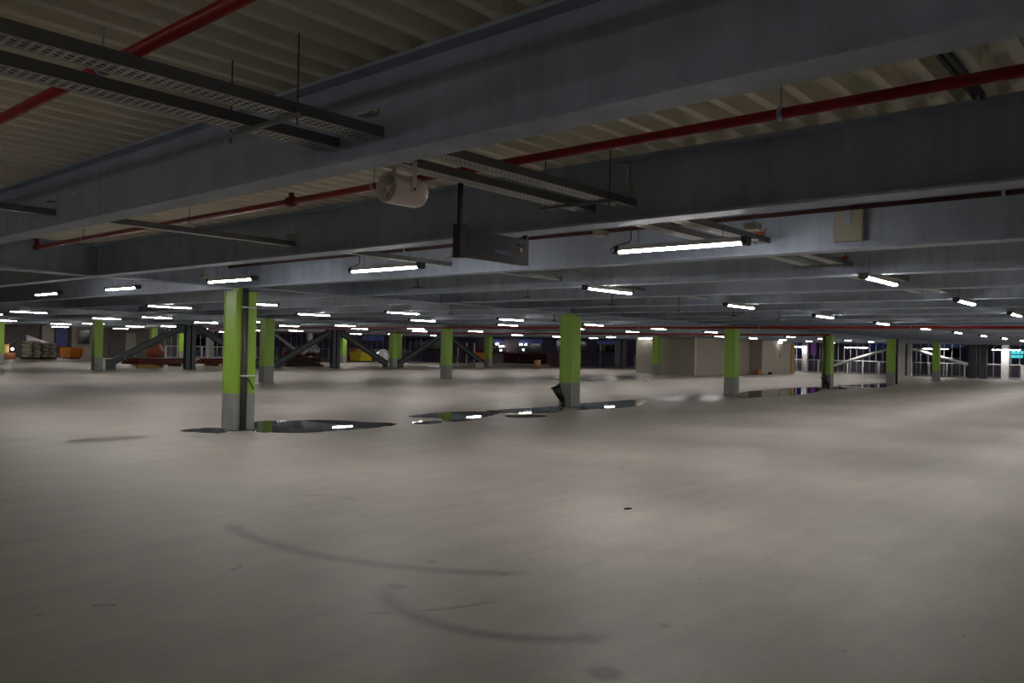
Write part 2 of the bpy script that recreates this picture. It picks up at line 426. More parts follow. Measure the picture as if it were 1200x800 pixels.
# ------------------------------------------------------------------ fluorescent battens
def make_batten(L=1.22):
    r = empty('fluorescent_batten')          # runs along local X
    b = MB(); b.extrude([(-.05, .0), (.05, .0), (.042, .045), (-.042, .045)], 'x', -L/2, L/2); b.build('housing', 'housing', r)
    b = MB(); b.extrude([(.046*math.cos(t), -.021*math.sin(t)) for t in [math.pi*k/8 for k in range(9)]][::-1], 'x', -L/2+.02, L/2-.02); b.build('diffuser', 'tubeglow', r)
    for s in (-1, 1):
        b = MB(); a = s*L/2; b.extrude([(-.052, .046), (.052, .046), (.05, -.018), (.03, -.03), (-.03, -.03), (-.05, -.018)], 'x', min(a, a+s*.045), max(a, a+s*.045)); b.build('end_cap', 'black', r)
        b = MB(); b.tube([(s*.42, 0, .045), (s*.42, 0, .553)], .003, 5); b.build('suspension_wire', 'dark_steel', r)
    return r
lproto = make_batten(); lused = False; ncount = 0
def batten(x, y, rz, label, group, z=2.505, L=1):
    global lused
    o = lproto if not lused else copy_tree(lproto); lused = True
    o.location = (x, y, z); o.rotation_euler = (0, 0, rz); o.scale = (L, 1, 1); tag(o, label, 'light', group); return o
H2 = math.pi/2
for w, lab in ((3.55, 'large lit batten light nearest the camera, right of the dark hanging sign'), (7.55, 'lit batten light below the hanging sign, left of centre'), (11.1, 'lit batten light just above the nearest green column'),
               (14.85, 'lit batten light left of the nearest column, below the girder'), (18.4, 'lit batten light nearer the left edge in the crosswise row')):
    batten(6.36, w, H2, lab, 'battens running across the near bay')
rows = [(3.05, range(0, 9), 'row nearest the right edge'), (7.08, range(0, 13), 'long row right of centre'), (17.25, range(0, 11), 'row just behind the first column line'),
        (21.5, range(0, 12), 'second row behind the first column line'), (32.2, range(0, 12), 'first row behind the second column line'), (37.0, range(0, 10), 'second row behind the second column line'),
        (50.3, range(1, 9), 'first row beyond the braced line'), (55.3, range(1, 9), 'second row beyond the braced line'), (68.5, range(1, 7), 'row at the back edge')]
for w, js, nm in rows:
    for c, j in enumerate(js):
        x = 10.5+4.7*j
        if x > xmax(w)-2: continue
        if 48 < x < 62.5 and 21.9 < w < 30.5: continue
        batten(x, w, 0, f'{ORD[c]} lit batten light of the {nm}', f'battens of the {nm}')
for c, w in enumerate((11.0, 15.7, 21.6, 26.6)):
    batten(68.3, w, H2, f'{["rightmost", "second from right", "third from right", "fourth from right"][c]} long lit batten light above the far right railing', 'battens above the far railing', z=2.2, L=1.5)
# the deck carries on behind and to the right of the camera with unseen battens added to brighten near beams and floor
k = 0
for x, w, rz in [(6.36, -9, H2), (6.36, -13, H2)]+[(10.5+4.7*j, w_, 0) for w_ in (-7.9, -11.9) for j in range(0, 9)]+[(-4.5, w_, H2) for w_ in (6.5,)]+[(-9, w_, H2) for w_ in (-5, 0, 5, 10)]+[(-12, w_, H2) for w_ in (-7, -2, 3, 8)]:
    batten(x, w, rz, 'lit batten light added on the part of the deck behind the camera, outside the view' , 'battens added behind and beside the camera'); k += 1

# cables of the two nearest crosswise lights
for w, lab in ((3.55, 'black cable looping down to the nearest large light'), (7.55, 'black cable looping down to the light below the sign')):
    b = MB(); y = w+.62
    b.tube([(6.36, y+.02, 2.50), (6.36, y+.09, 2.49), (6.36, y+.11, 2.53), (6.36, y+.05, 2.56), (6.36, y-.10, 2.585), (6.36, y-.12, 2.62), (6.36, y-.12, 2.74), (6.33, y+.1, 2.76)], .006, 6)
    tag(b.build('light_cable', 'black', smooth=True), lab, 'cable')

# ------------------------------------------------------------------ cable trays
def tray(x0, x1, y, w, z, label, perf=True):
    r = empty('cable_tray', ((x0+x1)/2, y, z)); hx = (x1-x0)/2
    b = MB()
    for s in (-1, 1):
        b.box(-hx, hx, s*w/2-.002, s*w/2+.002, 0, .055); b.box(-hx, hx, min(s*w/2, s*(w/2-.012)), max(s*w/2, s*(w/2-.012)), .053, .056)
    b.build('side_rails', 'tray', r)
    b = MB()
    if perf:
        for yy in (-w/2+.008, -w/4, 0, w/4, w/2-.008): b.box(-hx, hx, yy-.006, yy+.006, 0, .002)
        n = int(2*hx/.04)
        for k in range(n+1):
            xx = -hx+k*.04
            b.add([(xx-.008, -w/2, .001), (xx+.008, -w/2, .001), (xx+.008, w/2, .001), (xx-.008, w/2, .001)], [(0,3,2,1)])
    else: b.box(-hx, hx, -w/2, w/2, 0, .003)
    b.build('perforated_base' if perf else 'base', 'galv_light', r)
    return tag(r, label, 'cable tray', 'overhead cable trays')
tray(-4, 36, 3.37, .14, 2.675, 'perforated cable tray, right hand one of the overhead pair')
tray(-4, 36, 3.75, .14, 2.675, 'perforated cable tray, left hand one of the overhead pair')
tray(-4, 26, 7.85, .09, 2.675, 'narrow single cable tray running through the beams at left', perf=False)
# trapeze supports
def trapeze(x, label, ya=3.24, yb=3.92):
    r = empty('trapeze_hanger', (x, (ya+yb)/2, 2.645)); h = (yb-ya)/2
    b = MB(); b.box(-.01, .01, -h, h, .006, .026); b.build('channel_bar', 'tray', r)
    for s in (-1, 1):
        b = MB(); b.tube([(0, s*(h-.04), -.03), (0, s*(h-.04), .41)], .004, 6); b.build('threaded_rod', 'dark_steel', r)
    tag(r, label, 'hanger', 'trapeze hangers under the tray pair')
for x, lab in ((2.2, 'steel trapeze bar under the tray pair left of the nearest beam'), (3.02, 'steel trapeze bar carrying the cylindrical loudspeaker'), (4.85, 'steel trapeze bar under the tray pair before the second beam'), (.6, 'trapeze bar under the tray pair above the left edge'),
               (7.35, 'steel trapeze bar beside the nearest large light'), (9.9, 'trapeze bar before the fourth beam')):
    trapeze(x, lab)

# ------------------------------------------------------------------ sprinkler pipes
def vpipe(x, y0, y1, z, label, hang, r_=.03, elbow=True, tee=None, m='red'):
    r = empty('sprinkler_pipe', (x, y0, z))
    pts = [(0, 0, 0), (0, y1-y0, 0)]
    b = MB(); b.tube(pts, r_, 14); b.build('pipe', m, r, smooth=True)
    if elbow:
        b = MB(); b.tube([(0, y1-y0-.05, 0), (0, y1-y0+.07, 0)], r_*1.35, 14); b.tube([(0, y1-y0+.03, 0), (0, y1-y0+.03, .12)], r_, 10); b.build('end_fitting', 'red', r, smooth=True)
    for t in (tee or []):
        b = MB(); b.tube([(0, t-y0-.05, 0), (0, t-y0+.05, 0)], r_*1.5, 12); b.tube([(0, t-y0, 0), (0, t-y0, .08)], r_*.8, 10); tag(b.build('coupling', 'redox', r, smooth=True), 'dark red coupling')
    for h in hang:
        b = MB(); b.tube([(0, h-y0, 0), (0, h-y0+.025, 0)], r_*1.25, 12); b.tube([(0, h-y0+.012, r_), (0, h-y0+.012, 3.1-z)], .005, 6)
        b.build('pipe_hanger', 'galv', r)
    return tag(r, label, 'pipe', 'red sprinkler pipes')
vpipe(1.60, -2, 12.9, 2.875, 'red sprinkler pipe crossing the top left corner', (1.2, 4.0, 7.0, 10), elbow=False)
vpipe(4.25, -2, 12.75, 2.885, 'red sprinkler pipe in the gap between the two nearest beams', (1.75, 5.2, 8.3, 11.1), tee=(6.4,))
vpipe(7.34, -2, 12.9, 2.885, 'dark red sprinkler pipe just behind the second beam', (1.2, 4.4, 8.3), elbow=False, m='pipedark', r_=.022)
vpipe(27.45, -7, 56, 2.49, 'long red pipe crossing the whole width under the ceiling', (2, 7, 12, 17, 22, 27, 35, 43, 50), r_=.045, elbow=False)
vpipe(37.4, 13, 62, 2.47, 'farther red pipe crossing behind the long one', (20, 30, 40, 50, 60), r_=.045, elbow=False)
# surface conduits along the deck
for y, lab in ((.97, 'dark conduit strip fixed along the deck at upper right'), (1.75, 'paired conduit fixed along the deck beyond the second beam')):
    b = MB(); b.box(2.9 if y < 1 else 5.4, 5.1 if y < 1 else 7.6, y-.035, y-.01, 3.02, 3.05); b.box(2.9 if y < 1 else 5.4, 5.1 if y < 1 else 7.6, y+.01, y+.03, 3.03, 3.05)
    tag(b.build('conduit', 'dark_steel'), lab, 'conduit')
b = MB(); b.tube([(5.235, 3.37, 2.83), (5.235, 3.37, 3.02)], .012, 8); b.tube([(5.235, 3.37, 3.0), (5.235, 3.45, 3.03)], .012, 8)
tag(b.build('conduit', 'galv_light'), 'short vertical conduit on the second beam above the tray', 'conduit')

# ------------------------------------------------------------------ loudspeaker
fc = on_u(453.5, 220.5, 3.10); rc = on_u(492, 226.5, 3.38)
cx, cy, cz = 3.24, (fc.y+rc.y)/2, (fc.z+rc.z)/2
r = empty('loudspeaker', (cx, cy, cz)); R = .089
b = MB(); b.tube([(-.14, 0, 0), (-.135, 0, 0), (.10, 0, 0), (.13, 0, 0), (.14, 0, 0)], [R*1.03, R*1.03, R, R*.9, R*.72], 32, caps=False)
b.tube([(.14, 0, 0), (.141, 0, 0)], [R*.72, .001], 32, caps=False)
b.tube([(-.14, 0, 0), (-.13, 0, 0), (-.06, 0, 0)], [R*1.03, R*.90, R*.82], 32, caps=False); b.build('shell', 'cream', r, smooth=True)
b = MB(); b.tube([(-.09, 0, 0), (-.088, 0, 0)], [R*.86, R*.86], 32); b.build('baffle', 'cream_dark', r)
g = MB()
for rr in (.3, .5, .7):
    pts = [(-.122, R*rr*math.cos(t), R*rr*math.sin(t)) for t in [2*math.pi*k/24 for k in range(25)]]; g.tube(pts, .0022, 5)
for k in range(5):
    t = 2*math.pi*k/5+.3; g.tube([(-.122, .008*math.cos(t), .008*math.sin(t)), (-.122, R*.9*math.cos(t), R*.9*math.sin(t))], .0028, 5)
g.tube([(-.125, 0, 0), (-.118, 0, 0)], .016, 12); g.build('grille', 'cream', r)
b = MB()
b.box(-.018, .018, -R-.008, -R-.003, -.02, .17); b.box(-.018, .018, R+.003, R+.008, -.02, .17); b.box(-.018, .018, -R-.008, R+.008, .166, .171)
b.build('bracket', 'cream', r)
b = MB(); b.tube([(0, -R-.013, 0), (0, -R-.006, 0)], .009, 10); b.build('bolt', 'dark_steel', r)
tag(r, 'cream cylindrical loudspeaker hanging from a bracket under the nearest beam', 'loudspeaker')
# strut carrying it
b = MB(); b.box(3.0, 3.04, 3.0, 4.05, 2.64, 2.665); b.box(3.12, 3.30, cy-.10, cy+.10, cz+.171, cz+.18); b.bar((3.02, cy, cz+.18), (3.24, cy, cz+.18), .04, .01)
tag(b.build('support_strut', 'dark_steel'), 'dark strut above the cylindrical loudspeaker', 'strut')

# ------------------------------------------------------------------ hanging dark sign
ws = 3.80
pl = on_w(537, 300, ws); pr = on_w(616, 308, ws); ptl = on_w(541, 268, ws)
x0, x1 = pl.x, pr.x; zb, zt = pl.z, ptl.z
r = empty('hanging_sign', ((x0+x1)/2, ws, zb)); hx = (x1-x0)/2; hh = zt-zb
b = MB(); b.box(-hx+.02, hx, -.03, .03, 0, hh); b.build('case', 'black', r, bevel=.003)
b = MB(); b.box(-hx+.04, hx-.015, -.033, -.03, .018, hh-.012); b.build('face', 'panel', r)
b = MB(); b.box(-hx+.03, hx-.005, -.036, -.033, .004, .010); b.build('lower_trim', 'dark_steel', r)
b = MB(); b.box(-hx-.02, -hx+.035, -.035, .035, -.01, hh+.03); b.build('end_block', 'black', r)
b = MB(); b.box(-hx-.004, -hx+.022, -.013, .013, hh+.02, 2.68-zb); b.build('mounting_pole', 'black', r)
b = MB(); b.box(hx-.02, hx+.0, -.02, .02, hh, hh+.035); b.box(hx-.07, hx, -.01, .01, hh+.0, hh+.012); b.bar((hx-.13, -.038, hh-.045), (hx-.05, -.038, hh-.05), .008, .014); b.build('clip', 'black', r)
b = MB(); b.tube([(hx-.10, -.034, hh-.085), (hx-.10, -.038, hh-.085)], .014, 14); tag(b.build('sticker', 'label', r), 'small pale round sticker')
cu = bpy.data.curves.new('lettering', 'FONT'); cu.body = 'SWARCO'; cu.size = .042; cu.extrude = .0008; cu.align_x = 'CENTER'
cu.materials.append(M_['logo']); tmp = bpy.data.objects.new('tmp', cu); COL.objects.link(tmp)
bpy.context.view_layer.update(); me = bpy.data.meshes.new_from_object(tmp.evaluated_get(bpy.context.evaluated_depsgraph_get())); bpy.data.objects.remove(tmp)
me.materials.clear(); me.materials.append(M_['logo']); to = bpy.data.objects.new('lettering', me); COL.objects.link(to); to.parent = r
to.rotation_euler = (H2, 0, 0); to.location = (0.06, -.0345, hh*.27)
tag(r, 'dark rectangular sign box with a tiny pale logo hanging from a black pole', 'sign')

# ------------------------------------------------------------------ boxes on beams
def wallbox(px0, py0, px1, py1, u, label, strap=True):
    a = on_u(px0, py1, u-.06); c = on_u(px1, py0, u-.06)
    y0, y1 = min(a.y, c.y), max(a.y, c.y); z0, z1 = a.z, on_u(px0, py0, u-.06).z
    r = empty('equipment_box', (u-.007, (y0+y1)/2, z0)); h = (y1-y0)/2
    b = MB(); b.box(-.06, -.0, -h, h, 0, z1-z0); b.build('case', 'box', r, bevel=.004)
    b = MB(); b.box(-.066, -.06, -h+.008, h-.008, .012, z1-z0-.008); b.build('lid', 'box', r)
    if strap:
        b = MB(); b.box(-.075, -.066, -.035, .035, (z1-z0)*.55, z1-z0+.14); b.build('strap', 'galv', r)
    tag(r, label, 'box'); return r
wallbox(976, 247, 1012, 284, 7.75, 'large beige equipment box strapped to the third beam at right')
def jbox(x, y, z, w, label):
    r = empty('junction_box', (x, y, z)); b = MB(); b.box(-w, w, -w, w, 0, w*.9); b.build('case', 'box', r, bevel=.006)
    b = MB(); b.box(-w*.9, w*.9, -w*.9, w*.9, -.008, 0); b.build('lid', 'label', r); b = MB(); b.tube([(0, 0, w*.9), (0, 0, 3.06-z)], .004, 6); b.build('rod', 'dark_steel', r)
    tag(r, label, 'junction box', 'junction boxes')
for (px, py, u, lab) in ((704, 274, 6.2, 'small beige junction box left of the nearest light'), (882, 266, 6.2, 'small beige junction box above the right end of the nearest light'), (240, 323, 6.6, 'small beige junction box left above the nearest column')):
    p = on_u(px, py, u); jbox(u, p.y, p.z-.02, .055, lab)
for (px, py, px1, py1, u, lab) in ((349, 364, 360, 375, U0+15, 'beige box hanging among beams left of centre'), (441, 371, 449, 378, U0+17.5, 'small grey box hanging among beams near the middle')):
    wallbox(px, py, px1, py1, u-.12, lab, strap=False)
# parking sensors on rods
def sensor(x, y, z, label):
    r = empty('parking_sensor', (x, y, z)); b = MB(); b.tube([(0,0,0), (0,0,.012), (0,0,.03)], [.085, .085, .04], 16); b.build('disc', 'black', r)
    b = MB(); b.tube([(0,0,.03), (0,0,3.06-z)], .011, 8); b.build('rod', 'black', r); tag(r, label, 'sensor', 'small dark sensors hanging on rods')
for k in range(6):
    sensor(7.95+2.32*k if k else 7.9, 8.65-.12*k, 2.41, f'{ORD[k]} small dark sensor on a rod in the row right of centre')
sensor(14.4, 14.5, 2.40, 'small dark sensor on a rod above the middle of the view')
sensor(18.8, 14.6, 2.40, 'small dark sensor on a rod left of the second front column')

# ------------------------------------------------------------------ puddles
def puddle(pts, label, m='water', z=.003, jit=.05):
    # pts: outline in floor metres; smooth it and roughen the edge
    P = [Vector(p) for p in pts]; out = []; n = len(P)
    for i in range(n):
        a, b_, c, e = P[(i-1) % n], P[i], P[(i+1) % n], P[(i+2) % n]
        for k in range(7):
            t = k/7; q = .5*((2*b_)+(c-a)*t+(2*a-5*b_+4*c-e)*t*t+(3*b_-a-3*c+e)*t**3)
            out.append((q.x+random.uniform(-jit, jit), q.y+random.uniform(-jit, jit)))
    b = MB(); vs = [(x, y, z) for x, y in out]
    cx = sum(v[0] for v in vs)/len(vs); cy = sum(v[1] for v in vs)/len(vs)
    b.add(vs, [tuple(range(len(vs)))])
    o = b.build('puddle', m)
    if sum((out[i][0]*out[(i+1) % len(out)][1]-out[(i+1) % len(out)][0]*out[i][1]) for i in range(len(out))) < 0: o.data.flip_normals()
    tag(o, label, 'puddle', 'puddles along the first column line'); return o
g = lambda L: [tuple(on_z(x, y, 0))[:2] for x, y in L]
puddle(g([(77,518),(100,514),(140,511),(180,510),(184,513),(150,515),(110,518)]), 'thin wet streak on the floor left of the nearest column', 'damp')
puddle(g([(212,505),(228,502),(262,501),(264,507),(240,507)]), 'small dark puddle touching the left foot of the nearest column', 'water')
puddle(g([(218,511),(228,509.5),(241,511),(230,513)]), 'tiny damp patch in front of the small dark puddle', 'damp', jit=.02)
puddle(g([(297,494),(340,493),(385,492),(425,494),(466,497),(430,502),(390,505),(340,507),(297,505)]), 'long puddle to the right of the nearest column')
puddle(g([(480,488),(500,484.5),(530,482.5),(562,482),(585,484),(572,488),(550,492.5),(525,494),(515,490),(498,489.5)]), 'wide dark puddle left of the second front column')
puddle(g([(570,481),(600,479),(630,477.5),(655,476),(657,482),(630,484.5),(600,484),(580,483.5)]), 'puddle reaching the left foot of the second front column')
puddle(g([(592,487),(610,485.8),(636,486.2),(640,488),(620,489.5),(598,489)]), 'small oval puddle in front of the second front column', jit=.02)
puddle(g([(482,495),(498,493.2),(518,493),(516,495.5),(500,497),(486,496.8)]), 'small bright oval puddle before the wide dark puddle', jit=.02)
puddle(g([(677,473),(720,470),(754,468),(757,472),(735,477),(700,479),(677,480)]), 'puddle just right of the second front column')
puddle(g([(762,467),(800,464),(850,463.5),(858,467),(820,470),(775,469)]), 'dark damp patch before the third front column', 'damp')
puddle(g([(867,460),(905,456),(958,453.5),(960,458),(935,463),(895,465),(868,466)]), 'bright reflecting puddle right of the third front column')
puddle(g([(980,452),(1010,450.5),(1042,449),(1040,453),(1005,455),(978,456)]), 'far puddle between the fourth and fifth front columns')
puddle(g([(731,595.6),(736,594.8),(741,595.6),(740,596.8),(735,597.2),(731,596.8)]), 'tiny puddle alone in the open floor', 'water', jit=.006)
puddle(g([(640,443),(700,441),(745,441),(735,444),(690,446),(650,445)]), 'damp area on the floor before the pale core', 'damp')

# ------------------------------------------------------------------ stair core
cw = empty('stair_core', (54, 29, 0))
def corebox(name, x0, x1, y0, y1, z0, z1, m):
    b = MB(); b.box(x0-54, x1-54, y0-29, y1-29, z0, z1); return b.build(name, m, cw)
corebox('wall_block', 48.7, 57.2, 25.8, 30.4, 0, 2.55, 'corewall')
corebox('end_block', 57.2, 62.6, 24.8, 30.4, 0, 2.55, 'corewall')
corebox('joint_strip', 48.62, 48.70, 25.72, 25.80, 0, 2.55, 'joint')
tag(cw, 'pale blockwork stair core behind the third front column', 'core building')
def door_frame():
    r = empty('door_frame', (63.3, 25.2, 0))
    b = MB(); b.box(-.7, -.45, -.15, .15, 0, 2.3); b.build('timber_jamb', 'wood', r)
    b = MB(); b.box(-.45, .15, .05, .12, 0, 2.25); b.build('door_leaf', 'darkwood', r)
    b = MB(); b.box(.15, .75, -.15, .15, 0, 2.3); b.build('timber_board', 'wood', r)
    b = MB(); b.box(-.7, .75, -.15, .15, 2.3, 2.45); b.build('lintel', 'wood', r)
    tag(r, 'raw timber door frame at the right end of the pale core', 'door frame')
door_frame()
p = on_w(913, 401, 24.75)
r = empty('wall_light', (p.x, 24.74, p.z)); b = MB(); b.box(-.3, .3, -.10, -.02, -.07, .05); b.build('lens', 'lampglint', r)
b = MB(); b.box(-.33, .33, -.03, .05, -.09, .07); b.build('housing', 'housing', r); b = MB(); b.tube([(.1, -.02, -.09), (.1, -.02, -1.2)], .015, 6); b.build('cable', 'black', r)
tag(r, 'bright wall light at the top of the pale core', 'wall light')
p = on_u(750, 399, 48.5)
r = empty('wall_light', (48.61, 29.6, 2.42)); b = MB(); b.box(-.09, -.02, -.5, .5, -.04, .04); b.build('lens', 'lampglint', r); b = MB(); b.box(-.03, .07, -.52, .52, -.06, .06); b.build('housing', 'housing', r)
tag(r, 'bright light at the left top corner of the pale core', 'wall light')
p = on_z(883, 438.5, 0); b = MB(); b.box(p.x-.3, p.x+.3, p.y-.5, p.y-.1, 0, .38); b.box(p.x-.32, p.x+.32, p.y-.52, p.y-.1, .3, .33)
tag(b.build('cardboard_box', 'brown', bevel=.01), 'brown cardboard box at the foot of the pale core', 'box')
p = on_z(898, 438.5, 0); b = MB(); b.lump((p.x, p.y-.3, .1), (.18, .18, .1)); tag(b.build('rubble_bag', 'black'), 'small dark bag at the foot of the pale core', 'bag')

# ------------------------------------------------------------------ far right edge: railing, fins, posts, braces
def railing(p, q, label, step=1.15, grp='edge railings'):
    p, q = Vector((*p, 0)), Vector((*q, 0)); L = (q-p).length; d = (q-p)/L; a = math.atan2(d.y, d.x)
    r = empty('railing', p, a)
    n = max(1, int(L/step))
    b = MB(); b.tube([(0,0,1.1), (L,0,1.1)], .03, 8); b.build('handrail', 'rail', r)
    b = MB(); b.box(0, L, -.02, .02, .1, .14); b.build('bottom_rail', 'rail', r)
    for k in range(n+1):
        b = MB(); x = L*k/n; b.box(x-.045, x+.045, -.04, .04, 0, 1.1); b.build('post', 'rail', r)
    b = MB(); m = int(L/.14)
    for k in range(m): b.box(L*k/m-.006, L*k/m+.006, -.006, .006, .14, 1.08)
    b.build('bar_infill', 'fin', r)
    tag(r, label, 'railing', grp)
railing((69.1, -6), (69.1, 10), 'pale railing at the right edge of the view')
railing((69.1, 10.1), (69.1, 20), 'pale railing below the right white brace')
railing((69.1, 20.1), (69.1, 31), 'pale railing below the left white brace, right of the core')
railing((69.0, 31.2), (66.4, 41.6), 'pale railing left of the pale core')
railing((54.2, 60.2), (46.6, 71.0), 'distant railing left of centre between the braces')
railing((46.0, 71.2), (34.5, 71.2), 'distant railing left of the nearest column')
def fins(p, q, label, z1=3.05, step=.5, z0=0):
    p, q = Vector((*p, 0)), Vector((*q, 0)); L = (q-p).length; d = (q-p)/L
    r = empty('fin_screen', p, math.atan2(d.y, d.x)); b = MB(); n = int(L/step)
    for k in range(n+1): b.box(L*k/n-.02, L*k/n+.02, -.06, .06, z0, z1)
    b.build('fins', 'fin', r); b = MB(); b.box(0, L, -.03, .03, z1-.12, z1); b.box(0, L, -.03, .03, 0, .06); b.build('frame_rails', 'fin', r)
    tag(r, label, 'facade screen', 'vertical fin screens')
fins((69.35, -6), (69.35, 17), 'vertical fin screen behind the right railing', step=.55)
fins((69.35, 17.3), (69.35, 30.5), 'vertical fin screen behind the left white brace')
fins((55.0, 59.5), (47.0, 71.2), 'vertical fin screen beyond the middle braces', step=.55)
fins((46.4, 71.4), (34.5, 71.4), 'vertical fin screen left of the middle braces', step=.55)
def wcol(x, px, w, label, m='white', d=.3):
    y = on_u(px, 430, x).y; b = MB(); b.box(x-d/2, x+d/2, y-w/2, y-w/2+.03, 0, 3.05); b.box(x-d/2, x+d/2, y+w/2-.03, y+w/2, 0, 3.05); b.box(x-.02, x+.02, y-w/2+.03, y+w/2-.03, 0, 3.05)
    tag(b.build('edge_post', m), label, 'post', 'steel posts at the deck edge'); return y
wcol(68.7, 943, .42, 'pale steel edge post right of the timber door frame')
ym = wcol(68.7, 1057, .5, 'pale steel edge post, left one of the pair between the white braces', 'rail'); wcol(68.7, 1066, .3, 'pale steel edge post, right one of the pair between the white braces', 'rail')
wcol(68.7, 1139, .5, 'dark steel edge post, left one of the dark pair', 'dark_steel'); wcol(68.7, 1152, .5, 'dark steel edge post, right one of the dark pair', 'dark_steel')
wcol(68.9, 1178, .5, 'bright pale edge post left of the turquoise window')
for (a, c, lab) in (((975, 429), (1041, 408.5), 'left'), ((1070, 409), (1134, 427), 'right')):
    A, C = on_u(*a, 68.5), on_u(*c, 68.5); b = MB(); b.tube([A, C], .11, 12)
    tag(b.build('edge_brace', 'white', smooth=True), f'{lab} white tubular brace at the far right edge', 'brace')
for (a, c, lab) in (((323, 392), (346, 410), 'white tubular brace seen left of the second grey post'), ((186, 403), (196, 410), 'short bright brace beside the orange mixer')):
    A, C = on_d(*a, 74), on_d(*c, 74); b = MB(); b.tube([A, C], .14, 10); tag(b.build('edge_brace', 'white', smooth=True), lab, 'brace')
b = MB(); p = on_d(363, 395, 72); b.box(p.x-.18, p.x+.18, p.y-.18, p.y+.18, 0, 3.05); tag(b.build('edge_post', 'white'), 'white post beyond the second brace', 'post')
b = MB(); p = on_z(246, 421.2, 0); b.box(p.x-.22, p.x+.22, p.y-.22, p.y+.22, 0, 3.05); tag(b.build('edge_post', 'white'), 'white post at the deck edge left of the nearest column', 'post')

# kerb at the middle back edge
A = on_z(582, 427.5, 0); C = on_z(643, 430, 0); b = MB(); b.bar((A.x, A.y, .11), (C.x, C.y, .11), .3, .22); tag(b.build('kerb', 'corewall'), 'low pale concrete kerb at the back edge right of centre', 'kerb')
A = on_z(643, 430, 0)

# ------------------------------------------------------------------ neighbouring buildings
def facade(dist, x0, x1, ytop, ybot, wins, label, m='purple', lower=None):
    """vertical wall facing the deck at a given forward distance; wins are (px0, py0, px1, py1, material, part)"""
    o = on_d(x0, 410, dist); e = on_d(x1, 410, dist); L = math.hypot(e.x-o.x, e.y-o.y); a = math.atan2(e.y-o.y, e.x-o.x)
    r = empty('building', (o.x, o.y, 0), a)
    def lx(px): return (px-x0)/(x1-x0)*L
    def lz(px, py): return on_d(px, py, dist).z
    z0, z1 = lz(x0, ybot), lz(x0, ytop)
    b = MB(); b.box(0, L, .0, 1.5, z0, z1); b.build('wall', m, r)
    for (a0, b0, a1, b1, mm, part) in wins:
        u0, u1 = lx(a0), lx(a1); w1, w0 = lz(a0, b0), lz(a0, b1)
        b = MB(); b.box(u0, u1, -.12 if part != 'painted_glint' else -.25, .02, w0, w1); b.build(part, mm, r)
    tag(r, label, 'building'); return r
facade(88, 560, 760, 380, 436, [(576, 397, 591, 402, 'skyblue', 'window_head'), (576, 402, 591, 413, 'glassdark', 'window'), (607, 397, 636, 402, 'skyblue', 'window_head'), (607, 402, 634, 413, 'glassdark', 'window'),
       (652, 398, 668, 412, 'glassdark', 'window'), (679, 400, 688, 410, 'glassdark', 'window'), (699, 399, 725, 403, 'skyblue', 'window_head'), (699, 403, 723, 412, 'glassdark', 'window'),
       (581, 402.5, 584, 403.6, 'lampglint', 'painted_glint'), (585, 405, 590.5, 406.3, 'lampglint', 'painted_glint'), (586, 409.5, 588, 410.6, 'lampglint', 'painted_glint'),  # glowing blocks stand in for lights mirrored in the window glass
       (609, 402.8, 612, 404.4, 'lampglint', 'painted_glint'), (615, 403, 617, 404.3, 'lampglint', 'painted_glint'), (612.5, 409, 614, 410.6, 'lampglint', 'painted_glint')],
       'purple grey neighbouring building with dark windows beyond the back edge', 'purple')
facade(96, 920, 1240, 380, 440, [(930, 398, 942, 415, 'bluewin', 'window'), (1020, 400, 1040, 412, 'bluewin', 'window'), (1085, 400, 1130, 406, 'skyblue', 'window_head'), (1123, 411, 1128, 419, 'lampglint', 'lit_window') if False else (1100, 408, 1125, 418, 'glassdark', 'window'),
       (950, 398, 956, 416, 'screen2', 'lit_window'),
       (1184, 411, 1190, 414.5, 'screen', 'lit_window'), (1191.5, 411, 1198, 414.5, 'screen', 'lit_window'), (1184, 416, 1190, 419, 'screen', 'lit_window'), (1191.5, 416, 1198, 419, 'screen', 'lit_window'), (1199.5, 411, 1205, 414.5, 'screen', 'lit_window')],
       'dark neighbouring building with turquoise lit windows beyond the right railing', 'purple')
facade(112, 200, 560, 388, 440, [(425, 393, 450, 399, 'skyblue', 'window_head'), (200.5, 401, 204, 407, 'lampamber', 'lit_window'), (230, 396, 300, 410, 'glassdark', 'window'), (470, 396, 520, 410, 'glassdark', 'window')],
       'dark neighbouring building behind the middle fin screens', 'purple')

